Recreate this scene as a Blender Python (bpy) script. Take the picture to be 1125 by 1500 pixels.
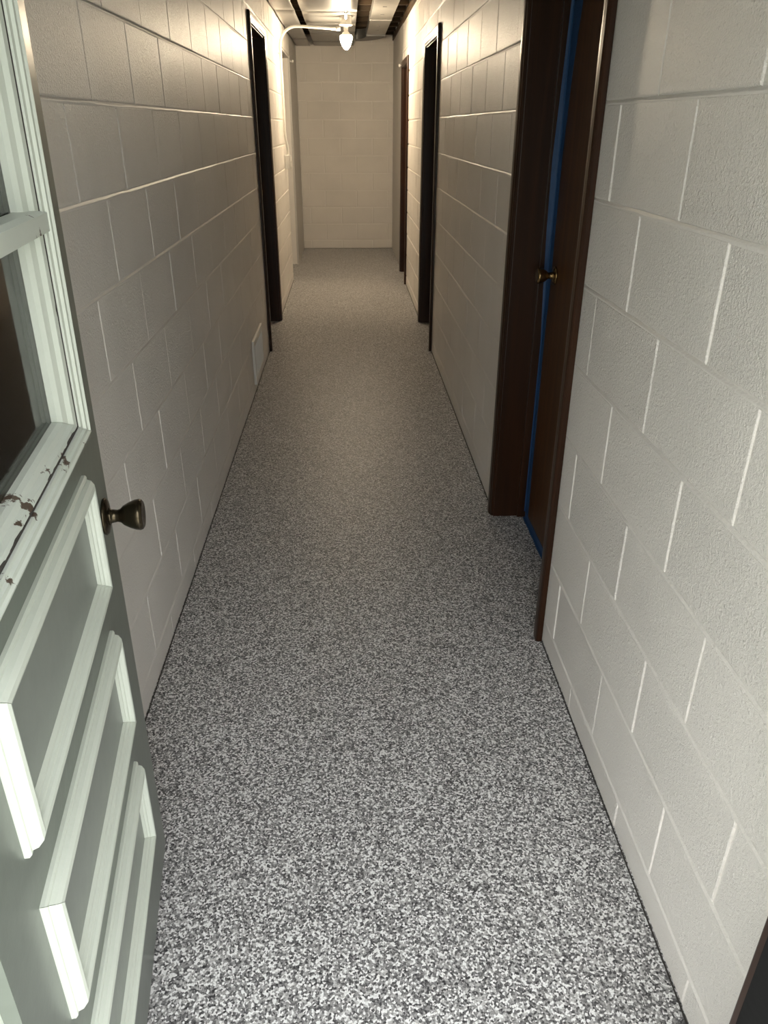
import bpy, bmesh, math, random
from mathutils import Vector, Matrix
random.seed(7)
SC = bpy.context.scene
COL = SC.collection
for o in list(bpy.data.objects): bpy.data.objects.remove(o)

# ------------------------------------------------------------------ camera
EYE = 1.459
cd = bpy.data.cameras.new('camera'); cam = bpy.data.objects.new('camera', cd); COL.objects.link(cam)
cd.sensor_fit = 'HORIZONTAL'; cd.sensor_width = 36.0; cd.lens = 1104.8 / 1125.0 * 36.0
cd.clip_start = 0.02; cd.clip_end = 200
cam.location = (0, 0, EYE)
cam.rotation_euler = (math.radians(90 - 27.098), math.radians(-0.08), math.radians(-2.587))
SC.camera = cam
# ------------------------------------------------------------------ sky and exposure
wd = bpy.data.worlds.new('overcast_sky'); SC.world = wd; wd.use_nodes = True
bg = wd.node_tree.nodes['Background']
# standard overcast sky: three times brighter at the zenith than at the horizon, the same all round
_t = wd.node_tree; _c = _t.nodes.new('ShaderNodeTexCoord'); _s = _t.nodes.new('ShaderNodeSeparateXYZ')
_r = _t.nodes.new('ShaderNodeValToRGB'); _r.color_ramp.elements[0].color = (0.335, 0.335, 0.325, 1); _r.color_ramp.elements[1].color = (0.97, 0.99, 1.0, 1)
_t.links.new(_c.outputs['Generated'], _s.inputs[0]); _t.links.new(_s.outputs['Z'], _r.inputs['Fac']); _t.links.new(_r.outputs['Color'], bg.inputs['Color'])
bg.inputs['Strength'].default_value = 7.8
LAMP_STRENGTH = 440.0
LAMP_COLOR = (1.0, 0.81, 0.57)
SC.view_settings.view_transform = 'Standard'; SC.view_settings.look = 'None'
SC.view_settings.gamma = 1.0; SC.view_settings.use_curve_mapping = False
SC.view_settings.exposure = 0.2

# ------------------------------------------------------------------ main measures (metres)
XL, XR, YE = -0.584, 0.592, 10.617       # faces of the left, right and end walls
WT = 0.20                                # wall thickness
ZC = 2.60                                # underside of the subfloor
BH, BL, JG = 0.2032, 0.40, 0.006         # block course, block length, joint

# ------------------------------------------------------------------ materials
def new_mat(name):
    m = bpy.data.materials.new(name); m.use_nodes = True
    nt = m.node_tree; b = nt.nodes['Principled BSDF']
    return m, nt, b
def N(nt, t, **kw):
    n = nt.nodes.new(t)
    for k, v in kw.items():
        if k in n.inputs.keys(): n.inputs[k].default_value = v
        else: setattr(n, k, v)
    return n
def ramp(nt, stops, interp='LINEAR'):
    r = nt.nodes.new('ShaderNodeValToRGB'); cr = r.color_ramp; cr.interpolation = interp
    while len(cr.elements) < len(stops): cr.elements.new(0.5)
    for e, (p, c) in zip(cr.elements, stops):
        e.position = p; e.color = (c[0], c[1], c[2], 1)
    return r
def mathn(nt, op, a=None, b=None):
    n = nt.nodes.new('ShaderNodeMath'); n.operation = op
    for i, v in enumerate((a, b)):
        if v is None: continue
        if isinstance(v, (int, float)): n.inputs[i].default_value = v
        else: nt.links.new(v, n.inputs[i])
    return n.outputs[0]

def mat_plain(name, col, rough=0.5, metal=0.0, bump=0.0, scale=60.0, var=0.0, spec=0.5):
    m, nt, b = new_mat(name)
    b.inputs['Roughness'].default_value = rough; b.inputs['Metallic'].default_value = metal
    b.inputs['Specular IOR Level'].default_value = spec
    g = N(nt, 'ShaderNodeNewGeometry')
    nz = N(nt, 'ShaderNodeTexNoise', Scale=scale, Detail=4.0)
    nt.links.new(g.outputs['Position'], nz.inputs['Vector'])
    lo = [max(0, c * (1 - var)) for c in col]; hi = [min(1, c * (1 + var)) for c in col]
    r = ramp(nt, [(0.3, lo), (0.7, hi)])
    nt.links.new(nz.outputs['Fac'], r.inputs['Fac']); nt.links.new(r.outputs['Color'], b.inputs['Base Color'])
    if bump > 0:
        bp = N(nt, 'ShaderNodeBump', Strength=1.0, Distance=bump)
        nt.links.new(nz.outputs['Fac'], bp.inputs['Height']); nt.links.new(bp.outputs['Normal'], b.inputs['Normal'])
    return m

def mat_block(name, col, rough=0.30):
    """semi-gloss masonry paint over pitted concrete block"""
    m, nt, b = new_mat(name)
    g = N(nt, 'ShaderNodeNewGeometry'); oi = N(nt, 'ShaderNodeObjectInfo')
    L = nt.links.new
    n1 = N(nt, 'ShaderNodeTexNoise', Scale=170.0, Detail=4.0, Roughness=0.65); L(g.outputs['Position'], n1.inputs['Vector'])
    n2 = N(nt, 'ShaderNodeTexNoise', Scale=22.0, Detail=2.0); L(g.outputs['Position'], n2.inputs['Vector'])
    vo = N(nt, 'ShaderNodeTexVoronoi', Scale=120.0); L(g.outputs['Position'], vo.inputs['Vector'])
    # scattered raised specks and pits: only in the cells whose random value is high
    sep = N(nt, 'ShaderNodeSeparateColor'); L(vo.outputs['Color'], sep.inputs[0])
    thr = mathn(nt, 'GREATER_THAN', sep.outputs[0], 0.80)
    dome = mathn(nt, 'SUBTRACT', 0.45, vo.outputs['Distance']); dome = mathn(nt, 'MAXIMUM', dome, 0.0)
    speck = mathn(nt, 'MULTIPLY', dome, thr)
    rough_block = mathn(nt, 'POWER', oi.outputs['Random'], 3.0)      # a few blocks are coarser than the rest
    amp = mathn(nt, 'ADD', mathn(nt, 'MULTIPLY', rough_block, 0.6), 0.55)
    h = mathn(nt, 'ADD', mathn(nt, 'MULTIPLY', n1.outputs['Fac'], 1.9), mathn(nt, 'MULTIPLY', speck, 1.5))
    n4 = N(nt, 'ShaderNodeTexNoise', Scale=430.0, Detail=2.0); L(g.outputs['Position'], n4.inputs['Vector'])
    h = mathn(nt, 'ADD', h, mathn(nt, 'MULTIPLY', n4.outputs['Fac'], 0.8))
    h = mathn(nt, 'MULTIPLY', h, amp)
    h = mathn(nt, 'ADD', h, mathn(nt, 'MULTIPLY', n2.outputs['Fac'], 0.5))
    bp = N(nt, 'ShaderNodeBump', Strength=0.9, Distance=0.0025); L(h, bp.inputs['Height']); L(bp.outputs['Normal'], b.inputs['Normal'])
    n3 = N(nt, 'ShaderNodeTexNoise', Scale=3.0, Detail=2.0); L(g.outputs['Position'], n3.inputs['Vector'])
    r = ramp(nt, [(0.3, [c * 0.96 for c in col]), (0.7, [min(1, c * 1.03) for c in col])])
    L(n3.outputs['Fac'], r.inputs['Fac']); L(r.outputs['Color'], b.inputs['Base Color'])
    b.inputs['Roughness'].default_value = rough; b.inputs['Specular IOR Level'].default_value = 0.15
    return m

def mat_flake(name):
    """decorative flake floor under clear coat"""
    m, nt, b = new_mat(name); L = nt.links.new
    g = N(nt, 'ShaderNodeNewGeometry')
    v1 = N(nt, 'ShaderNodeTexVoronoi', Scale=250.0); L(g.outputs['Position'], v1.inputs['Vector'])
    v2 = N(nt, 'ShaderNodeTexVoronoi', Scale=420.0); L(g.outputs['Position'], v2.inputs['Vector'])
    s1 = N(nt, 'ShaderNodeSeparateColor'); L(v1.outputs['Color'], s1.inputs[0])
    s2 = N(nt, 'ShaderNodeSeparateColor'); L(v2.outputs['Color'], s2.inputs[0])
    st = [(0.0, (0.035, 0.034, 0.037)), (0.17, (0.12, 0.117, 0.12)), (0.36, (0.30, 0.293, 0.290)),
          (0.58, (0.52, 0.51, 0.505)), (0.75, (0.90, 0.895, 0.89))]
    r1 = ramp(nt, st, 'CONSTANT'); r2 = ramp(nt, st, 'CONSTANT')
    L(s1.outputs[0], r1.inputs['Fac']); L(s2.outputs[1], r2.inputs['Fac'])
    mx = N(nt, 'ShaderNodeMixRGB'); mx.inputs[0].default_value = 0.15
    L(r1.outputs['Color'], mx.inputs[1]); L(r2.outputs['Color'], mx.inputs[2])
    L(mx.outputs[0], b.inputs['Base Color'])
    nz = N(nt, 'ShaderNodeTexNoise', Scale=170.0, Detail=2.0); L(g.outputs['Position'], nz.inputs['Vector'])
    h = mathn(nt, 'ADD', mathn(nt, 'MULTIPLY', s1.outputs[2], 0.5), nz.outputs['Fac'])
    bp = N(nt, 'ShaderNodeBump', Strength=0.8, Distance=0.0016); L(h, bp.inputs['Height']); L(bp.outputs['Normal'], b.inputs['Normal'])
    b.inputs['Roughness'].default_value = 0.36; b.inputs['Specular IOR Level'].default_value = 0.35
    return m

def mat_wood(name, dark, light, rough=0.32, axis='Z'):
    m, nt, b = new_mat(name); L = nt.links.new
    g = N(nt, 'ShaderNodeNewGeometry'); mp = N(nt, 'ShaderNodeMapping')
    sc = {'Z': (38, 38, 1.6), 'X': (1.6, 38, 38), 'Y': (38, 1.6, 38)}[axis]
    mp.inputs['Scale'].default_value = sc
    L(g.outputs['Position'], mp.inputs['Vector'])
    nz = N(nt, 'ShaderNodeTexNoise', Scale=1.0, Detail=5.0, Roughness=0.6, Distortion=0.4); L(mp.outputs[0], nz.inputs['Vector'])
    r = ramp(nt, [(0.3, dark), (0.75, light)]); L(nz.outputs['Fac'], r.inputs['Fac']); L(r.outputs['Color'], b.inputs['Base Color'])
    bp = N(nt, 'ShaderNodeBump', Strength=0.25, Distance=0.001); L(nz.outputs['Fac'], bp.inputs['Height']); L(bp.outputs['Normal'], b.inputs['Normal'])
    b.inputs['Roughness'].default_value = rough; b.inputs['Specular IOR Level'].default_value = 0.3
    return m

def mat_peel(name, col, wood):
    """old enamel with a few chips down to dirty wood"""
    m, nt, b = new_mat(name); L = nt.links.new
    g = N(nt, 'ShaderNodeNewGeometry')
    nz = N(nt, 'ShaderNodeTexNoise', Scale=26.0, Detail=6.0, Roughness=0.65); L(g.outputs['Position'], nz.inputs['Vector'])
    r = ramp(nt, [(0.0, wood), (0.372, wood), (0.388, col), (1.0, col)])
    L(nz.outputs['Fac'], r.inputs['Fac']); L(r.outputs['Color'], b.inputs['Base Color'])
    bp = N(nt, 'ShaderNodeBump', Strength=0.5, Distance=0.002); L(nz.outputs['Fac'], bp.inputs['Height']); L(bp.outputs['Normal'], b.inputs['Normal'])
    b.inputs['Roughness'].default_value = 0.45
    return m

WALLC = (0.86, 0.82, 0.765)
M = {}
M['block'] = mat_block('painted_block', WALLC)
M['mortar'] = mat_plain('painted_mortar', WALLC, 0.36, bump=0.0015, scale=120)
M['plaster'] = mat_plain('grey_plaster', (0.56, 0.54, 0.51), 0.5, bump=0.001, scale=40, var=0.03)
M['floor'] = mat_flake('flake_floor')
M['brown'] = mat_wood('dark_walnut_stain', (0.016, 0.0055, 0.0018), (0.044, 0.0155, 0.005), 0.32)
M['brown_leaf'] = mat_wood('walnut_door_stain', (0.055, 0.021, 0.006), (0.115, 0.048, 0.014), 0.42)
M['brown_head'] = mat_wood('walnut_head_stain', (0.016, 0.0055, 0.0018), (0.044, 0.0155, 0.005), 0.30, 'Y')
M['joist'] = mat_wood('old_joist_wood', (0.035, 0.024, 0.014), (0.10, 0.065, 0.035), 0.75, 'X')
M['plank'] = mat_wood('old_subfloor_wood', (0.06, 0.035, 0.016), (0.13, 0.08, 0.04), 0.8, 'Y')
M['green'] = mat_plain('grey_green_enamel', (0.160, 0.182, 0.155), 0.30, bump=0.0004, scale=35, var=0.04)
M['mint'] = mat_plain('mint_white_enamel', (0.64, 0.685, 0.605), 0.38, bump=0.0003, scale=60, var=0.01)
M['panel_green_lit'] = mat_plain('grey_green_enamel_lit', (0.25, 0.275, 0.245), 0.34, bump=0.0004, scale=35, var=0.04)  # paler than the stiles: light off the mouldings put into the colour
M['peel'] = mat_peel('peeling_mint_enamel', (0.66, 0.71, 0.64), (0.10, 0.07, 0.05))
M['crack'] = mat_plain('dark_crack', (0.05, 0.045, 0.04), 0.9)  # dark strips along the glazing stop and the floor edges
M['bronze'] = mat_plain('aged_bronze', (0.075, 0.060, 0.038), 0.24, 0.9, var=0.15, scale=80)
M['brass'] = mat_plain('worn_brass', (0.30, 0.20, 0.09), 0.25, 0.95, var=0.2, scale=90)
M['blue'] = mat_plain('blue_tape', (0.012, 0.060, 0.165), 0.55, bump=0.001, scale=70, var=0.06)
M['sheet'] = mat_plain('dull_sheet_metal', (0.30, 0.295, 0.28), 0.36, 0.45, bump=0.004, scale=5, var=0.08)
M['duct'] = mat_plain('galvanised_duct', (0.42, 0.41, 0.38), 0.40, 0.6, bump=0.002, scale=12, var=0.08)
M['dark_metal'] = mat_plain('dark_duct_metal', (0.16, 0.16, 0.155), 0.45, 0.5, var=0.1, scale=20)
M['white'] = mat_plain('white_paint', (0.80, 0.79, 0.75), 0.35, var=0.02)
M['porcelain'] = mat_plain('porcelain', (0.85, 0.83, 0.78), 0.2)
M['offwhite'] = mat_plain('register_paint', (0.88, 0.86, 0.81), 0.4)
M['black'] = mat_plain('matt_black', (0.006, 0.006, 0.006), 0.8, bump=0.0005, scale=90, spec=0.2)
M['grass'] = mat_plain('lawn', (0.16, 0.22, 0.08), 0.9, bump=0.02, scale=14, var=0.3)
M['concrete'] = mat_plain('bounce_concrete', (0.50, 0.49, 0.455), 0.85, bump=0.002, scale=30, var=0.08)
m, nt, b = new_mat('window_glass')
nt.nodes.remove(b); out = nt.nodes['Material Output']
tr = N(nt, 'ShaderNodeBsdfTransparent'); tr.inputs[0].default_value = (0.92, 0.93, 0.91, 1)
gl = N(nt, 'ShaderNodeBsdfGlossy'); gl.inputs['Roughness'].default_value = 0.06
fr = N(nt, 'ShaderNodeFresnel'); fr.inputs[0].default_value = 1.5
mx = N(nt, 'ShaderNodeMixShader'); nt.links.new(fr.outputs[0], mx.inputs[0]); nt.links.new(tr.outputs[0], mx.inputs[1]); nt.links.new(gl.outputs[0], mx.inputs[2])
nt.links.new(mx.outputs[0], out.inputs[0]); M['glass'] = m
m, nt, b = new_mat('lit_bulb'); b.inputs['Base Color'].default_value = (0.9, 0.88, 0.8, 1)
b.inputs['Emission Color'].default_value = (*LAMP_COLOR, 1); b.inputs['Emission Strength'].default_value = LAMP_STRENGTH; M['bulb'] = m

# ------------------------------------------------------------------ helpers
def link(name, bm, mat, parent=None, smooth=False):
    bmesh.ops.recalc_face_normals(bm, faces=bm.faces)
    me = bpy.data.meshes.new(name); bm.to_mesh(me); bm.free()
    if smooth:
        for p in me.polygons: p.use_smooth = True
    if mat: me.materials.append(M[mat])
    o = bpy.data.objects.new(name, me); COL.objects.link(o)
    if parent: o.parent = parent
    return o
def tag(o, label, cat, kind=None, group=None):
    o['label'] = label; o['category'] = cat
    if kind: o['kind'] = kind
    if group: o['group'] = group
    return o
def empty(name, loc=(0, 0, 0)):
    o = bpy.data.objects.new(name, None); COL.objects.link(o); o.location = loc; o.empty_display_size = 0.1
    return o
def add_box(bm, x0, x1, y0, y1, z0, z1, bev=0.0):
    vs = [bm.verts.new(c) for c in ((x0, y0, z0), (x1, y0, z0), (x1, y1, z0), (x0, y1, z0), (x0, y0, z1), (x1, y0, z1), (x1, y1, z1), (x0, y1, z1))]
    fs = [bm.faces.new([vs[i] for i in f]) for f in ((3, 2, 1, 0), (4, 5, 6, 7), (0, 1, 5, 4), (1, 2, 6, 5), (2, 3, 7, 6), (3, 0, 4, 7))]
    if bev > 0:
        es = list({e for f in fs for e in f.edges})
        bmesh.ops.bevel(bm, geom=es, offset=bev, segments=2, affect='EDGES', profile=0.6)
def box(name, mat, parent, x0, x1, y0, y1, z0, z1, bev=0.0):
    bm = bmesh.new(); add_box(bm, min(x0, x1), max(x0, x1), min(y0, y1), max(y0, y1), z0, z1, bev)
    return link(name, bm, mat, parent)
def add_lathe(bm, prof, origin, axis, seg=28):
    """prof: (distance along axis, radius)"""
    ax = Vector(axis).normalized(); u = ax.orthogonal().normalized(); v = ax.cross(u); o = Vector(origin)
    rings = []
    for d, r in prof:
        if r < 1e-6: rings.append([bm.verts.new(o + ax * d)])
        else: rings.append([bm.verts.new(o + ax * d + (u * math.cos(2 * math.pi * k / seg) + v * math.sin(2 * math.pi * k / seg)) * r) for k in range(seg)])
    for a, b2 in zip(rings, rings[1:]):
        for k in range(seg):
            k2 = (k + 1) % seg
            if len(a) == 1 and len(b2) == 1: continue
            if len(a) == 1: bm.faces.new((a[0], b2[k], b2[k2]))
            elif len(b2) == 1: bm.faces.new((a[k], b2[0], a[k2]))
            else: bm.faces.new((a[k], b2[k], b2[k2], a[k2]))
    for r_ in (rings[0], rings[-1]):
        if len(r_) > 1: bm.faces.new(r_)
def lathe(name, mat, parent, prof, origin, axis, seg=28):
    bm = bmesh.new(); add_lathe(bm, prof, origin, axis, seg); o = link(name, bm, mat, parent, True)
    return o
def tube(name, mat, parent, pts, r, seg=12):
    pts = [Vector(p) for p in pts]; bm = bmesh.new(); rings = []
    n = None
    for i, p in enumerate(pts):
        t = (pts[min(i + 1, len(pts) - 1)] - pts[max(i - 1, 0)]).normalized()
        n = t.orthogonal().normalized() if n is None else (n - t * n.dot(t)).normalized()
        w = t.cross(n)
        rings.append([bm.verts.new(p + (n * math.cos(2 * math.pi * k / seg) + w * math.sin(2 * math.pi * k / seg)) * r) for k in range(seg)])
    for a, b2 in zip(rings, rings[1:]):
        for k in range(seg): bm.faces.new((a[k], a[(k + 1) % seg], b2[(k + 1) % seg], b2[k]))
    bm.faces.new(rings[0]); bm.faces.new(rings[-1])
    return link(name, bm, mat, parent, True)
def prism(name, mat, parent, poly, ext, to3d):
    """extrude polygon poly (a,b) over ext=(e0,e1); to3d(a,b,e)->xyz"""
    bm = bmesh.new()
    A = [bm.verts.new(to3d(a, b2, ext[0])) for a, b2 in poly]; B = [bm.verts.new(to3d(a, b2, ext[1])) for a, b2 in poly]
    n = len(poly)
    for i in range(n): bm.faces.new((A[i], A[(i + 1) % n], B[(i + 1) % n], B[i]))
    bm.faces.new(A); bm.faces.new(list(reversed(B)))
    return link(name, bm, mat, parent)

# ------------------------------------------------------------------ block walls
_blk = {}
def block_mesh(w, h, d=0.0022, deep=False):
    key = (round(w, 3), round(h, 3), d)
    if key in _blk: return _blk[key]
    w, h = key[:2]; c, e = (0.0042, 0.0042) if deep else (0.0022, 0.0042); bm = bmesh.new()
    def ring(x, z, y): return [bm.verts.new(p) for p in ((-x, y, -z), (x, y, -z), (x, y, z), (-x, y, z))]
    r0 = ring(w / 2 - c, h / 2 - e, 0); r1 = ring(w / 2 - c * 0.3, h / 2 - e * 0.3, d * 0.35); r2 = ring(w / 2, h / 2, d); r3 = ring(w / 2, h / 2, 0.022)
    bm.faces.new(r0)
    for a, b2 in ((r0, r1), (r1, r2), (r2, r3)):
        for k in range(4): bm.faces.new((a[k], a[(k + 1) % 4], b2[(k + 1) % 4], b2[k]))
    bm.faces.new(list(reversed(r3)))
    bmesh.ops.recalc_face_normals(bm, faces=bm.faces)
    me = bpy.data.meshes.new('block'); bm.to_mesh(me); bm.free(); me.materials.append(M['block'])
    _blk[key] = me; return me
def cut(rects, hole):
    out = []
    hu0, hu1, hz0, hz1 = hole
    for (a, b2, c, d) in rects:
        if b2 <= hu0 or a >= hu1 or d <= hz0 or c >= hz1: out.append((a, b2, c, d)); continue
        if a < hu0: out.append((a, hu0, c, d))
        if b2 > hu1: out.append((hu1, b2, c, d))
        m0, m1 = max(a, hu0), min(b2, hu1)
        if c < hz0: out.append((m0, m1, c, hz0))
        if d > hz1: out.append((m0, m1, hz1, d))
    return out
def lay_blocks(parent, side, plane, u0, u1, z1, base, ph_even, ph_odd, L, holes=(), depth=0.0032, deep=False):
    rz = {'left': math.pi / 2, 'right': -math.pi / 2, 'end': 0.0}[side]
    k = -1
    while True:
        za, zb = base + k * BH, base + (k + 1) * BH
        if za >= z1: break
        a0, b0 = max(za, 0.0), min(zb, z1)
        ph = ph_even if k % 2 == 0 else ph_odd
        n0 = math.floor((u0 - ph) / L) - 1
        u = ph + n0 * L
        while u < u1:
            ua, ub = max(u, u0), min(u + L, u1)
            if ub - ua > 0.02 and b0 - a0 > 0.02:
                rects = [(ua, ub, a0, b0)]
                for hl in holes: rects = cut(rects, hl)
                for (p, q, r, s) in rects:
                    if q - p < 0.025 or s - r < 0.025: continue
                    o = bpy.data.objects.new('block', block_mesh(q - p - (0.010 if deep else JG), s - r - (0.010 if deep else JG), 0.0052 if deep else depth, deep)); COL.objects.link(o); o.parent = parent
                    cu, cz = (p + q) / 2, (r + s) / 2
                    off = random.uniform(-0.0008, 0.0008)
                    if side == 'left': o.location = (plane + off, cu, cz)
                    elif side == 'right': o.location = (plane + off, cu, cz)
                    else: o.location = (cu, plane + off, cz)
                    o.rotation_euler = (random.uniform(-0.0035, 0.0035), 0, rz + random.uniform(-0.002, 0.002))
            u += L
        k += 1
def bed_joints(parent, side, plane, u0, u1, z1, base, holes=(), seed=1):
    """one slightly wavy painted mortar bead per course line"""
    rnd = random.Random(seed); k = 0
    while base + k * BH < z1 - 0.03:
        z = base + k * BH; k += 1
        segs = [(u0, u1)]
        for (a, b_, za, zb) in holes:
            if za - 0.01 < z < zb + 0.012:
                n = []
                for (p, q) in segs:
                    if b_ <= p or a >= q: n.append((p, q)); continue
                    if p < a: n.append((p, a))
                    if q > b_: n.append((b_, q))
                segs = n
        for (p, q) in segs:
            if q - p < 0.05: continue
            bm = bmesh.new(); ns = max(2, int((q - p) / 0.03)); prev = None; wz = ww = 0.0
            for i in range(ns + 1):
                u = p + (q - p) * i / ns
                wz = wz * 0.85 + rnd.uniform(-0.0008, 0.0008); ww = ww * 0.8 + rnd.uniform(-0.0005, 0.0005)
                sec = [(-0.0078, -0.0010), (-0.0048 + wz, 0.0007 + ww), (-0.0012 + wz, 0.0010 + ww), (0.0012 + wz, -0.0030), (0.0078, -0.0030)]
                vs = []
                for dz, w in sec:
                    if side == 'left': c = (plane + w, u, z + dz)
                    elif side == 'right': c = (plane - w, u, z + dz)
                    else: c = (u, plane - w, z + dz)
                    vs.append(bm.verts.new(c))
                if prev:
                    for j in range(4): bm.faces.new((prev[j], prev[j + 1], vs[j + 1], vs[j]))
                prev = vs
            for f in bm.faces: f.smooth = True
            link('mortar_bead', bm, 'mortar', parent, True)
def wall_core(name, boxes, mat='mortar'):
    bm = bmesh.new()
    for b_ in boxes: add_box(bm, *b_)
    return link(name, bm, mat)

# door openings: (near jamb face Y, far jamb face Y, head Z)
DR1 = (1.985, 2.790, 1.99)
DR2 = (5.455, 6.300, 1.955)
DR3 = (8.06, 8.760, 1.975)
DL1 = (5.50, 6.400, 2.02)
OPL = (8.30, 9.350, 2.10)                # bare opening to the side room
JT = 0.018                               # jamb board thickness
YW = 0.46                                # inner face of the entry wall
MC = 0.0036                               # mortar lies this far behind the block faces

def side_core(s, face, holes, y0, y1):
    def seg(a, b_, z0):
        x0, x1 = face + s * (0.0068 if a > 6.2 else MC), face + s * WT
        return (min(x0, x1), max(x0, x1), a, b_, z0, ZC)
    bx = []; y = y0
    for (a, b_, zt) in holes:
        bx.append(seg(y, a, 0)); bx.append(seg(a, b_, zt)); y = b_
    bx.append(seg(y, y1, 0))
    return bx
hl = [(DL1[0] - JT, DL1[1] + JT, DL1[2] + JT), OPL]
wl = tag(wall_core('wall_left', side_core(-1, XL, hl, YW, YE + 0.2)), 'long left wall of painted concrete blocks with a register and conduit', 'wall', 'structure')
YSL, YSR = DL1[1] + JT, DR2[1] + JT       # beyond the middle doors the joints are raked deeper
lay_blocks(wl, 'left', XL, YW, YSL, 2.45, 0.085, 0.21, 0.01, BL, [(DL1[0] - JT, DL1[1] + JT, -1, DL1[2] + JT)])
lay_blocks(wl, 'left', XL, YSL, OPL[0], 2.45, 0.085, 0.21, 0.01, BL, deep=True)
lay_blocks(wl, 'left', XL, OPL[0], OPL[1], 2.45, 0.085, 0.21, 0.01, BL, [(OPL[0], OPL[1], -1, OPL[2])])
box('plaster_face', 'plaster', wl, XL - 0.02, XL, OPL[1] - 0.0005, YE, 0.003, 2.45)
# end face of the wall beyond the bare opening (faces the entry)
lay_blocks(wl, 'end', OPL[1], XL - WT, XL - 0.019, OPL[2], 0.085, XL - WT, XL - WT, 0.21)
bed_joints(wl, 'left', XL, YW, YSL, 2.40, 0.085, [(DL1[0] - JT, DL1[1] + JT, -1, DL1[2] + JT), (OPL[0], OPL[1], -1, OPL[2])], 3)
hr = [(a - JT, b_ + JT, c + JT) for a, b_, c in (DR1, DR2, DR3)]
wr = tag(wall_core('wall_right', side_core(1, XR, hr, YW, YE + 0.2)), 'long right wall of painted concrete blocks with three brown doorways', 'wall', 'structure')
lay_blocks(wr, 'right', XR, YW, YSR, 2.37, 0.085, 0.214, 0.006, BL, [(a, b_, -1, c) for a, b_, c in hr])
lay_blocks(wr, 'right', XR, YSR, DR3[1] + 0.12, 2.37, 0.085, 0.214, 0.006, BL, [(a, b_, -1, c) for a, b_, c in hr], deep=True)
box('plaster_face', 'plaster', wr, XR, XR + 0.02, DR3[1] + 0.12, YE, 0.003, 2.372)
bed_joints(wr, 'right', XR, YW, YSR, 2.36, 0.085, [(a, b_, -1, c) for a, b_, c in hr], 4)
we = tag(wall_core('wall_end', [(XL, XR, YE + 0.0068, YE + 0.2, 0, ZC)]), 'short painted block wall closing the far end of the hallway', 'wall', 'structure')
lay_blocks(we, 'end', YE, XL, XR, 2.45, 0.109, -0.279, -0.070, 0.406, (), deep=True)
# entry wall round the front door
EX0, EX1, EZ = -0.385, 0.470, 2.075      # rough opening
wn = wall_core('wall_entry', [(-3.0, EX0, 0.20, YW, -0.1, 2.9), (EX1, 3.0, 0.20, YW, -0.1, 2.9), (EX0, EX1, 0.20, YW, EZ, 2.9)])
tag(wn, 'entry wall round the front door at the near end', 'wall', 'structure')
# side room behind the bare opening
ws = wall_core('wall_side_room', [(-2.3, -2.2, 7.5, 10.9, 0, ZC), (-2.3, XL - WT, 7.4, 7.5, 0, ZC), (-2.3, XL - WT, 10.817, 10.9, 0, ZC)])
tag(ws, 'dim walls of the side room seen through the bare opening at left', 'wall', 'structure')

# floor
bm = bmesh.new(); add_box(bm, -2.3, XR + WT, 0.19, YE + 0.25, -0.08, 0.0)
tag(link('floor', bm, 'floor'), 'grey, black and white speckled flake floor', 'floor', 'structure')
box_o = box('bounce_slab', 'concrete', None, -4.5, 4.5, -9.0, 0.19, -0.12, -0.012)  # unseen ground slab, enlarged and paled to bounce skylight into the hall
tag(box_o, 'unseen concrete slab outside the entry, enlarged and paled to bounce light in', 'bounce slab', 'structure')
fl = bpy.data.objects['floor']
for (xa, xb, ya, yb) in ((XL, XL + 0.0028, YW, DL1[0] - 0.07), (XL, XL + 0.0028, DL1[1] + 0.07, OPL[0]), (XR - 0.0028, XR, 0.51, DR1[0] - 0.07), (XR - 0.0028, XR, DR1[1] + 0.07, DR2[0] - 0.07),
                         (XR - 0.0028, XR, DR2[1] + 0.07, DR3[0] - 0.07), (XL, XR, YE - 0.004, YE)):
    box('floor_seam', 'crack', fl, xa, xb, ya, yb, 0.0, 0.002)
gr = box('lawn', 'grass', None, -40, 40, -40, 0.3, -0.4, -0.13); tag(gr, 'green lawn outside the entry', 'lawn', 'structure')

# ceiling: subfloor, joists, sheet panels
ce = box('ceiling', 'plank', None, -2.3, XR + WT, 0.2, YE + 0.25, ZC, ZC + 0.05)
tag(ce, 'open joist ceiling partly covered with grey sheet metal panels', 'ceiling', 'structure')
y = 0.62
while y < YE:
    box('joist', 'joist', ce, XL + 0.006, XR - 0.006, y, y + 0.045, 2.42, ZC); y += 0.41
box('sill_plate', 'joist', ce, XR - 0.012, XR + 0.02, YW, YE, 2.372, 2.42)
def sheet(x0, x1, y0, y1, z, sag):
    bm = bmesh.new(); nx, ny = 6, 6; top = []; bot = []
    for j in range(ny + 1):
        for i in range(nx + 1):
            a, b_ = i / nx, j / ny
            dz = -sag * math.sin(math.pi * b_) * (0.4 + 0.6 * math.sin(math.pi * a))
            if j in (0, ny): dz += 0.006          # the ends turn up into the seams
            bot.append(bm.verts.new((x0 + (x1 - x0) * a, y0 + (y1 - y0) * b_, z + dz)))
            top.append(bm.verts.new((x0 + (x1 - x0) * a, y0 + (y1 - y0) * b_, z + dz + 0.004)))
    W_ = nx + 1
    for j in range(ny):
        for i in range(nx):
            q = (j * W_ + i, j * W_ + i + 1, (j + 1) * W_ + i + 1, (j + 1) * W_ + i)
            bm.faces.new([bot[k] for k in reversed(q)]); bm.faces.new([top[k] for k in q])
    for (rng) in ([j * W_ for j in range(ny + 1)], [j * W_ + nx for j in range(ny + 1)], list(range(W_)), [ny * W_ + i for i in range(W_)]):
        for a, b_ in zip(rng, rng[1:]): bm.faces.new((bot[a], bot[b_], top[b_], top[a]))
    return link('ceiling_panel', bm, 'sheet', ce, True)
ys = [0.50, 1.90, 3.05, 4.15, 5.25, 6.35, 7.46, 8.55, 9.69, YE - 0.005]
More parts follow.
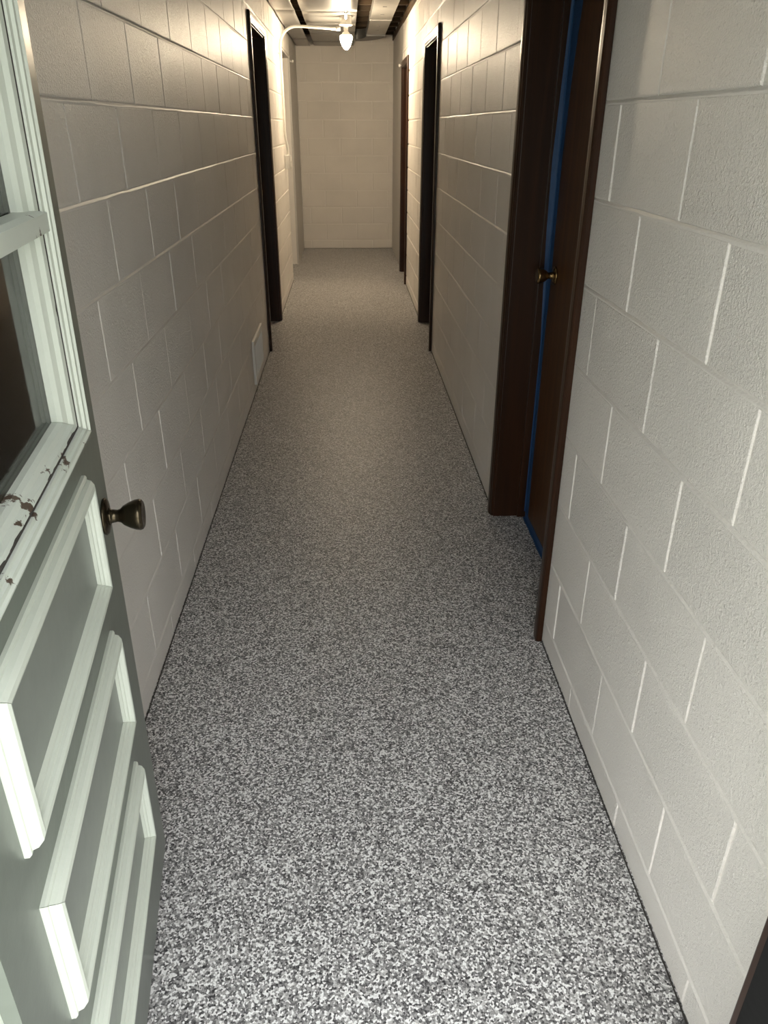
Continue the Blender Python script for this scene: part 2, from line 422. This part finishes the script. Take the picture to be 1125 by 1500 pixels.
for a, b_ in zip(ys, ys[1:]): sheet(XL + 0.016, -0.405, a + 0.008, b_ - 0.008, 2.305, random.uniform(0.004, 0.010))
ys = [0.50, 1.80, 2.95, 4.10, 5.25, 6.40, 7.60, 8.43, 9.10, 10.06, YE - 0.005]
for a, b_ in zip(ys, ys[1:]): sheet(-0.352, 0.112, a + 0.008, b_ - 0.008, 2.312, random.uniform(0.004, 0.012))

# ------------------------------------------------------------------ brown door frames and doors
def casing_poly(w=0.058, t=0.019):
    # (across from the opening edge outwards, out from the wall)
    return [(0, 0), (0, t * 0.55), (0.004, t * 0.72), (0.012, t * 0.78), (0.018, t * 0.92), (0.030, t), (w - 0.010, t), (w - 0.003, t * 0.9), (w, t * 0.65), (w, 0)]
def door_frame(name, s, face, d, label, leafw=0.128):
    """s=+1 right wall, -1 left wall; d=(near jamb Y, far jamb Y, head Z)"""
    ya, yb, zh = d
    root = tag(empty(name, (face, ya, 0)), label, 'door frame', 'structure')
    inv = Matrix.Translation((-face, -ya, 0))
    rv = 0.005
    P = []
    X = lambda w: face + s * w
    P.append(box('jamb', 'brown', None, X(-0.004), X(WT), ya - JT, ya, 0, zh + JT, 0.0015))
    P.append(box('jamb', 'brown', None, X(-0.004), X(WT), yb, yb + JT, 0, zh + JT, 0.0015))
    P.append(box('head_jamb', 'brown_head', None, X(-0.004), X(WT), ya, yb, zh, zh + JT, 0.0015))
    w = 0.058; cp = casing_poly(w)
    zt = zh + rv + w
    P.append(prism('casing', 'brown', None, cp, (0.002, zt), lambda a, b_, e: (X(-0.0015 - b_), ya - rv - a, e if e < 0.1 else zh + rv + a)))
    P.append(prism('casing', 'brown', None, cp, (0.002, zt), lambda a, b_, e: (X(-0.0015 - b_), yb + rv + a, e if e < 0.1 else zh + rv + a)))
    P.append(prism('head_casing', 'brown_head', None, cp, (0, 1), lambda a, b_, e: (X(-0.0015 - b_), (ya - rv - a) if e == 0 else (yb + rv + a), zh + rv + a)))
    st, sw = 0.011, 0.034
    P.append(box('stop', 'brown', None, X(leafw - sw), X(leafw - 0.001), ya, ya + st, 0, zh, 0.001))
    P.append(box('stop', 'brown', None, X(leafw - sw), X(leafw - 0.001), yb - st, yb, 0, zh, 0.001))
    P.append(box('stop', 'brown_head', None, X(leafw - sw), X(leafw - 0.001), ya + st, yb - st, zh - st, zh, 0.001))
    for o in P: o.data.transform(inv); o.parent = root
    return root
KNOB = [(0, 0.0), (0, 0.031), (0.003, 0.032), (0.006, 0.029), (0.009, 0.016), (0.012, 0.012), (0.022, 0.0105), (0.027, 0.012), (0.032, 0.017),
        (0.042, 0.0225), (0.052, 0.0262), (0.058, 0.0270), (0.062, 0.0258), (0.0645, 0.0225), (0.0635, 0.015), (0.062, 0.0)]
def knob(parent, origin, axis, mat, k=1.0):
    ro = lathe('rosette', mat, None, [(a * k, r * k) for a, r in KNOB[:5]] + [(0.009 * k, 0)], origin, axis)
    kn = lathe('knob', mat, None, [(0.007 * k, 0)] + [(a * k, r * k) for a, r in KNOB[4:]], origin, axis)
    return ro, kn
def door_leaf(name, s, face, d, label, leafw=0.128, knob_y=None, knob_z=1.0):
    ya, yb, zh = d
    root = tag(empty(name, (face + s * leafw, ya, 0)), label, 'door', 'structure')
    inv = Matrix.Translation((-(face + s * leafw), -ya, 0))
    P = [box('leaf', 'brown_leaf', None, face + s * leafw, face + s * (leafw + 0.035), ya + 0.003, yb - 0.003, 0.012, zh - 0.003, 0.001)]
    P += list(knob(None, (face + s * leafw, knob_y, knob_z), (-s, 0, 0), 'brass'))
    for o in P: o.data.transform(inv); o.parent = root
    return root
door_frame('trim_1', 1, XR, DR1, 'dark walnut door frame nearest on the right wall, beside blue tape')
door_frame('trim_2', 1, XR, DR2, 'dark brown door frame in the middle of the right wall')
door_frame('trim_3', 1, XR, DR3, 'dark brown door frame farthest along the right wall, near the end wall')
door_frame('trim_4', -1, XL, DL1, 'dark brown door frame on the left wall beyond the floor register')
door_leaf('door_1', 1, XR, DR1, 'brown flush door with small brass knob, sealed with blue tape', knob_y=2.690, knob_z=0.995)
door_leaf('door_2', 1, XR, DR2, 'shadowed brown door in the middle doorway of the right wall', knob_y=6.22)
door_leaf('door_3', 1, XR, DR3, 'shadowed brown door in the farthest doorway of the right wall', knob_y=8.69)
door_leaf('door_4', -1, XL, DL1, 'shadowed brown door in the left wall doorway', knob_y=6.32)

# ------------------------------------------------------------------ entry door frame
tf = tag(empty('trim_5', (EX0, YW, 0)), 'entry door frame, mint white on the hinge side and dark on the other', 'door frame', 'structure')
P = []
HX = -0.352                               # hinge side jamb face
P.append(box('hinge_jamb', 'mint', None, EX0, HX, 0.10, 0.452, -0.01, EZ - 0.03, 0.002))
P.append(box('outer_casing', 'mint', None, EX0 - 0.06, HX - 0.012, 0.16, 0.199, -0.01, EZ + 0.03, 0.003))
P.append(box('strike_jamb', 'brown', None, 0.432, EX1, 0.10, 0.500, -0.01, EZ - 0.03, 0.002))
P.append(box('jamb_cover', 'black', None, 0.426, 0.4315, 0.12, 0.484, 0.0, EZ - 0.03, 0.002))  # black board over nearly the whole strike jamb face
P.append(box('inner_casing', 'brown', None, EX1 + 0.0, EX1 + 0.055, YW + 0.002, 0.478, 0.0, EZ + 0.03, 0.003))
P.append(box('head_jamb', 'mint', None, EX0, EX1, 0.10, YW, EZ - 0.03, EZ, 0.002))
P.append(box('threshold', 'dark_metal', None, EX0, EX1, 0.15, 0.33, 0.0, 0.012, 0.003))
for o in P: o.data.transform(Matrix.Translation((-EX0, -YW, 0))); o.parent = tf

# ------------------------------------------------------------------ the open entry door (local x: towards the free edge, y: out of the visible face, z: up)
th, ph = 0.1251, 0.0134
A = Vector((-0.4399, 1.2032, 0.0))
dr = Vector((-math.sin(th), math.cos(th), 0)); n0 = Vector((math.cos(th), math.sin(th), 0))
up = Vector((0, 0, 1)) * math.cos(ph) + n0 * math.sin(ph); nn = dr.cross(up)
DW, DT = 0.762, 0.044
hinge = A - dr * DW
ed = tag(empty('door_5'), 'open mint and grey-green entry door with window lites and three moulded panels', 'door', 'structure')
# columns: local x = dr, local y = -nn (into the door), local z = up
ed.matrix_world = Matrix(((dr.x, -nn.x, up.x, hinge.x), (dr.y, -nn.y, up.y, hinge.y), (dr.z, -nn.z, up.z, hinge.z), (0, 0, 0, 1)))
def S(s): return DW + s                   # measured s (0 at the free edge) to local x
wx0, wx1, wz0, wz1 = S(-0.660), S(-0.150), 1.058, 1.945      # window unit (outer moulding)
gx0, gx1, gz0, gz1 = wx0 + 0.055, wx1 - 0.055, wz0 + 0.062 * 0.62, wz1 - 0.055
DZ0, DZ1 = 0.012, 2.035
box('stile', 'green', ed, 0, wx0 + 0.03, 0, DT, DZ0, DZ1)
box('stile', 'green', ed, wx1 - 0.03, DW, 0, DT, DZ0, DZ1)
box('bottom_rail', 'green', ed, wx0 + 0.03, wx1 - 0.03, 0, DT, DZ0, wz0 + 0.03, 0.0)
box('top_rail', 'green', ed, wx0 + 0.03, wx1 - 0.03, 0, DT, wz1 - 0.03, DZ1, 0.0)
def ring(parent, name, mats, x0, x1, z0, z1, prof, kb=1.0):
    """prof: (inset from the outer edge, height out of the face); four mitred pieces"""
    n = len(prof)
    def piece(nm, mat, f0, f1):
        bm = bmesh.new(); a = [bm.verts.new(f0(i, h)) for i, h in prof]; b_ = [bm.verts.new(f1(i, h)) for i, h in prof]
        for k in range(n): bm.faces.new((a[k], a[(k + 1) % n], b_[(k + 1) % n], b_[k]))
        bm.faces.new(a); bm.faces.new(list(reversed(b_)))
        o = link(nm, bm, mat, parent); return o
    g = 0.0004
    piece(name, mats[0], lambda i, h: (x0 + i, -h, z0 + kb * i + g), lambda i, h: (x0 + i, -h, z1 - i - g))
    piece(name, mats[0], lambda i, h: (x1 - i, -h, z0 + kb * i + g), lambda i, h: (x1 - i, -h, z1 - i - g))
    piece(name, mats[1], lambda i, h: (x0 + i + g, -h, z0 + kb * i), lambda i, h: (x1 - i - g, -h, z0 + kb * i))
    piece(name, mats[0], lambda i, h: (x0 + i + g, -h, z1 - i), lambda i, h: (x1 - i - g, -h, z1 - i))
PMOULD = [(0, -0.001), (0, 0.005), (0.002, 0.0075), (0.005, 0.008), (0.0065, 0.014), (0.011, 0.019), (0.016, 0.0205), (0.020, 0.0195), (0.0225, 0.016),
          (0.0235, 0.0125), (0.026, 0.011), (0.0275, 0.0075), (0.030, 0.0068), (0.034, 0.003), (0.034, -0.001)]
for (za, zb) in ((0.783, 0.990), (0.500, 0.705), (0.209, 0.409)):
    pnl = box('panel', 'panel_green_lit', ed, S(-0.655) + 0.02, S(-0.157) - 0.02, -0.0025, 0.006, za + 0.02, zb - 0.02, 0.0008)
    ring(pnl, 'moulding', ('mint', 'mint'), S(-0.662), S(-0.150), za, zb, PMOULD)
# window unit
WOUT = [(0, -0.001), (0, 0.022), (0.004, 0.026), (0.010, 0.027), (0.013, 0.024), (0.022, 0.024), (0.024, 0.020), (0.032, 0.019), (0.034, -0.001)]
WIN = [(0, -0.010), (0, 0.014), (0.003, 0.016), (0.012, 0.014), (0.016, 0.008), (0.026, 0.004), (0.030, -0.002), (0.030, -0.010)]
win = box('window_frame', 'crack', ed, wx0 + 0.030, wx0 + 0.036, -0.006, 0.02, wz0 + 0.03, wz1 - 0.03)
ring(win, 'glazing_moulding', ('mint', 'peel'), wx0, wx1, wz0, wz1, WOUT, 0.62)
ring(win, 'glazing_stop', ('mint', 'peel'), wx0 + 0.036, wx1 - 0.036, wz0 + 0.036 * 0.62, wz1 - 0.036, WIN, 0.62)
def crack(f):                              # ragged dark gap between moulding and glazing stop
    bm = bmesh.new(); prev = None
    for k in range(41):
        t = k / 40; w = max(0.0003, random.gauss(0.0022, 0.0011))
        r_ = [bm.verts.new(f(t, d, h)) for d, h in ((-0.0005, 0.004), (-0.0005, 0.0165), (w, 0.0165), (w, 0.004))]
        if prev:
            for i in range(4): bm.faces.new((prev[i], prev[(i + 1) % 4], r_[(i + 1) % 4], r_[i]))
        else: bm.faces.new(r_)
        prev = r_
    bm.faces.new(list(reversed(prev))); return link('crack', bm, 'crack', win)
zb_ = wz0 + 0.035 * 0.62
crack(lambda t, d, h: (wx1 - 0.035 - d, -h, zb_ + (wz1 - 0.04 - zb_) * t))
crack(lambda t, d, h: (wx0 + 0.04 + (wx1 - wx0 - 0.08) * t, -h, zb_ + d))
pz = [gz0 + 0.004, 1.352, 1.640, gz1 - 0.004]
for a, b_ in zip(pz, pz[1:]):
    box('pane', 'glass', win, gx0 - 0.006, gx1 + 0.006, 0.010, 0.013, a - 0.006, b_ + 0.006)
for z in pz[1:-1]:
    mp = [(-0.016, 0.010), (-0.016, -0.012), (-0.012, -0.020), (0.010, -0.020), (0.014, -0.012), (0.014, 0.010)]
    prism('muntin', 'peel', win, [(a, b_) for a, b_ in mp], (gx0 - 0.008, gx1 + 0.036), lambda a, b_, e: (e, b_ - 0.002, z + a))
# knob on the visible face, near the free edge
for o in knob(ed, (0, 0, 0), (0, -1, 0), 'bronze', 1.0):
    o.parent = ed; o.location = (S(-0.048), 0, 0.868)
# hinges
for z in (0.25, 1.05, 1.82):
    h_ = tube('hinge', 'bronze', ed, [(-0.004, -0.004, z - 0.045), (-0.004, -0.004, z + 0.045)], 0.005, 10)

# ------------------------------------------------------------------ blue tape on the sealed door
XJ = XR + 0.128; YJ = DR1[1] - 0.011
rows = [(1.985, .702, 2.668), (1.81, .708, 2.682), (1.63, .703, 2.722), (1.36, .694, 2.748), (1.14, .697, 2.745), (.98, .703, 2.740), (.86, .708, 2.745),
        (.78, .712, 2.750), (.70, .716, 2.748), (.50, .717, 2.742), (.27, .717, 2.738), (.03, .717, 2.732)]
def tape(name, cols, label):
    bm = bmesh.new(); R_ = [[bm.verts.new(c) for c in r] for r in cols]
    for a, b_ in zip(R_, R_[1:]):
        for k in range(len(a) - 1): bm.faces.new((a[k], a[k + 1], b_[k + 1], b_[k]))
    o = link(name, bm, 'blue'); md = o.modifiers.new('thickness', 'SOLIDIFY'); md.thickness = 0.0008; md.offset = 0
    return tag(o, label, 'tape')
fine = []
for (z, xa, yb), (z2, xa2, yb2) in zip(rows, rows[1:]):
    for k in range(4):
        t = k / 4; fine.append((z + (z2 - z) * t, xa + (xa2 - xa) * t, yb + (yb2 - yb) * t))
fine.append(rows[-1])
cols = []
for z, xa, yb in fine:
    j = random.uniform(0, 0.0014)
    cols.append([(xa, YJ - 0.0008, z), ((xa + XJ) / 2, YJ - 0.0018 - j, z), (XJ - 0.007, YJ - 0.004, z), (XJ - 0.0035, YJ - 0.008, z), (XJ - 0.002 - j, (YJ + yb) / 2, z), (XJ - 0.0008, yb, z)])
tape('masking_tape', cols, 'tall blue masking tape strip sealing the gap beside the brass knob')
cols = []
for k in range(17):
    y = YJ - 0.004 - (YJ - DR1[0] - 0.02) * k / 16; j = random.uniform(0, 0.003)
    cols.append([(XJ - 0.010 - j, y, 0.0006), (XJ - 0.003, y, 0.003), (XJ - 0.0012, y, 0.012), (XJ - 0.0008, y, 0.026 + j)])
tape('masking_tape', cols, 'short blue masking tape strip along the bottom of the brown door')

# ------------------------------------------------------------------ wall register
rg = tag(empty('wall_register', (XL, 4.70, 0.19)), 'pale louvred air register low on the left block wall', 'register')
P = []
y0, y1, z0, z1 = 4.46, 4.94, 0.058, 0.322; fw = 0.038
xf = XL + 0.002
for (a, b_, c, d) in ((y0, y1, z0, z0 + fw), (y0, y1, z1 - fw, z1), (y0, y0 + fw, z0 + fw, z1 - fw), (y1 - fw, y1, z0 + fw, z1 - fw)):
    P.append(box('frame_rail', 'offwhite', None, xf, xf + 0.015, a, b_, c, d, 0.003))
P.append(box('backing', 'black', None, xf, xf + 0.0015, y0 + fw, y1 - fw, z0 + fw, z1 - fw))
yy = y0 + fw + 0.012
while yy < y1 - fw - 0.008:
    q = box('louvre', 'offwhite', None, -0.0075, 0.0075, -0.0008, 0.0008, z0 + fw, z1 - fw)
    q.data.transform(Matrix.Translation((xf + 0.0075, yy, 0)) @ Matrix.Rotation(math.radians(38), 4, 'Z')); P.append(q); yy += 0.019
P.append(box('mullion', 'offwhite', None, xf + 0.002, xf + 0.012, (y0 + y1) / 2 - 0.006, (y0 + y1) / 2 + 0.006, z0 + fw, z1 - fw))
for o in P: o.data.transform(Matrix.Translation((-XL, -4.70, -0.19))); o.parent = rg

# ------------------------------------------------------------------ ducts above
dk = tag(empty('air_duct', (0.352, 5.0, 2.345)), 'long galvanised sheet metal duct hung below the joists', 'duct')
P = []
ys = [0.55, 2.2, 3.8, 5.4, 7.0, 8.45, 9.72]
for a, b_ in zip(ys, ys[1:]):
    P.append(box('duct_section', 'duct', None, 0.248, 0.452, a + 0.002, b_ - 0.002, 2.350, 2.418, 0.003))
for y in ys[1:-1]: P.append(box('seam_clip', 'duct', None, 0.244, 0.456, y - 0.010, y + 0.010, 2.345, 2.419, 0.002))
for y in (7.55, 8.05, 8.95, 9.3): P.append(box('tab', 'dark_metal', None, 0.330, 0.365, y - 0.008, y + 0.008, 2.3475, 2.351))
for o in P: o.data.transform(Matrix.Translation((-0.352, -5.0, -2.345))); o.parent = dk
# elbow that turns towards the end wall
bm = bmesh.new(); prev = None
for k in range(9):
    a = k / 8 * math.pi / 2
    cx, cy = 0.13, 9.74; ri, ro = 0.115, 0.320
    zz = 2.338 - 0.016 * math.sin(a)
    r_ = [bm.verts.new((cx + q * math.cos(a), cy + q * math.sin(a) * 1.2, z)) for q, z in ((ri, zz), (ro, zz), (ro, 2.417), (ri, 2.417))]
    if prev:
        for i in range(4): bm.faces.new((prev[i], prev[(i + 1) % 4], r_[(i + 1) % 4], r_[i]))
    else: bm.faces.new(r_)
    prev = r_
bm.faces.new(list(reversed(prev)))
tag(link('duct_elbow', bm, 'dark_metal'), 'dark curved duct elbow against the end wall', 'duct')

# ------------------------------------------------------------------ lamp, conduit, switch box
LX, LY = 0.018, 7.80
lp = tag(empty('ceiling_lamp', (LX, LY, 2.31)), 'lit bare bulb in a white porcelain holder under the ceiling', 'lamp')
bm = bmesh.new(); add_lathe(bm, [(-0.004, 0.0), (-0.004, 0.050), (0.060, 0.050), (0.060, 0.0)], (0, 0, 0), (0, 0, -1), 8)
link('junction_box', bm, 'white', lp)
lathe('lamp_holder', 'porcelain', lp, [(0.058, 0), (0.058, 0.058), (0.066, 0.061), (0.072, 0.056), (0.076, 0.030), (0.082, 0.022), (0.098, 0.019), (0.102, 0.021), (0.108, 0.020), (0.108, 0)], (0, 0, 0), (0, 0, -1))
lathe('bulb_collar', 'porcelain', lp, [(0.108, 0), (0.108, 0.018), (0.116, 0.022), (0.130, 0.036), (0.142, 0.048), (0.143, 0.0)], (0, 0, 0), (0, 0, -1))
lathe('bulb', 'bulb', lp, [(0.1435, 0), (0.1435, 0.048), (0.152, 0.0535), (0.162, 0.055), (0.176, 0.053), (0.200, 0.045), (0.224, 0.034), (0.240, 0.023), (0.249, 0.012), (0.252, 0)], (0, 0, 0), (0, 0, -1))

def arc(c, r, a0, a1, ex, ez, n=10):
    return [(Vector(c) + Vector(ex) * r * math.cos(a0 + (a1 - a0) * k / n) + Vector(ez) * r * math.sin(a0 + (a1 - a0) * k / n)) for k in range(n + 1)]
XC = XL + 0.020; ZP = 2.232; RB = 0.15
pts = [(LX - 0.048, LY, ZP - 0.016), (LX - 0.10, LY, ZP - 0.016)] + [(LX - 0.2, LY, ZP - 0.010), (XC + RB + 0.05, LY, ZP)]
pts += arc((XC + RB, LY, ZP - RB), RB, math.pi / 2, math.pi, (1, 0, 0), (0, 0, 1))
pts += [(XC, LY + 0.02, 1.9), (XC, LY + 0.04, 1.42), (XC + 0.002, LY + 0.06, 1.36), (XC + 0.012, LY + 0.12, 1.28), (XC + 0.014, LY + 0.136, 1.235), (XC + 0.014, LY + 0.136, 1.205)]
cnd = tag(empty('conduit', (XC, LY, 1.2)), 'white painted conduit bending from the ceiling lamp down the left wall', 'conduit')
o = tube('pipe', 'white', cnd, pts, 0.0115); o.data.transform(Matrix.Translation((-XC, -LY, -1.2)))
o = tube('connector', 'white', cnd, [(LX - 0.048, LY, ZP - 0.016), (LX - 0.085, LY, ZP - 0.016)], 0.016); o.data.transform(Matrix.Translation((-XC, -LY, -1.2)))
o = box('strap', 'white', cnd, XL + 0.001, XC + 0.0135, LY - 0.014, LY + 0.014, 2.02, 2.036, 0.001); o.data.transform(Matrix.Translation((-XC, -LY, -1.2)))
c2 = tag(empty('conduit', (LX, 4.5, 2.285)), 'straight white conduit running along the ceiling towards the entry', 'conduit')
o = tube('pipe', 'white', c2, [(LX, LY - 0.052, 2.288), (LX, 7.0, 2.284), (LX, 4.5, 2.286), (LX, 0.6, 2.285)], 0.0115); o.data.transform(Matrix.Translation((-LX, -4.5, -2.285)))
o = tube('coupling', 'white', c2, [(LX, 7.25, 2.285), (LX, 7.33, 2.285)], 0.016); o.data.transform(Matrix.Translation((-LX, -4.5, -2.285)))
sb = tag(empty('switch_box', (XL, LY + 0.136, 1.155)), 'white electrical box at the lower end of the bent conduit', 'switch')
bw = 0.036
o = box('box', 'white', sb, XL + 0.003, XL + 0.052, LY + 0.136 - bw, LY + 0.136 + bw, 1.095, 1.215, 0.004); o.data.transform(Matrix.Translation((-XL, -LY - 0.136, -1.155)))
o = box('cover_plate', 'porcelain', sb, XL + 0.0525, XL + 0.058, LY + 0.136 - bw - 0.002, LY + 0.136 + bw + 0.002, 1.093, 1.217, 0.002); o.data.transform(Matrix.Translation((-XL, -LY - 0.136, -1.155)))
for z in (1.13, 1.18):
    o = box('outlet_face', 'offwhite', sb, XL + 0.058, XL + 0.0605, LY + 0.122, LY + 0.150, z - 0.015, z + 0.015, 0.002); o.data.transform(Matrix.Translation((-XL, -LY - 0.136, -1.155)))

# small white hooks beside the far openings
def hook(x, y, z, s, label):
    h = tag(empty('wall_hook', (x, y, z)), label, 'hook', group='small white hooks near the end wall')
    lathe('base', 'white', h, [(0, 0), (0, 0.012), (0.006, 0.010), (0.008, 0)], (0, 0, 0), (s, 0, 0), 14)
    lathe('knob', 'porcelain', h, [(0.007, 0), (0.007, 0.006), (0.016, 0.006), (0.020, 0.014), (0.028, 0.017), (0.036, 0.012), (0.039, 0)], (0, 0, 0), (s, 0, 0), 14)
hook(XL, 9.43, 2.075, 1, 'small white round hook on the left beside the bare opening')
hook(XR, 9.0, 2.015, -1, 'small white round hook on the right wall beyond the last brown doorway')
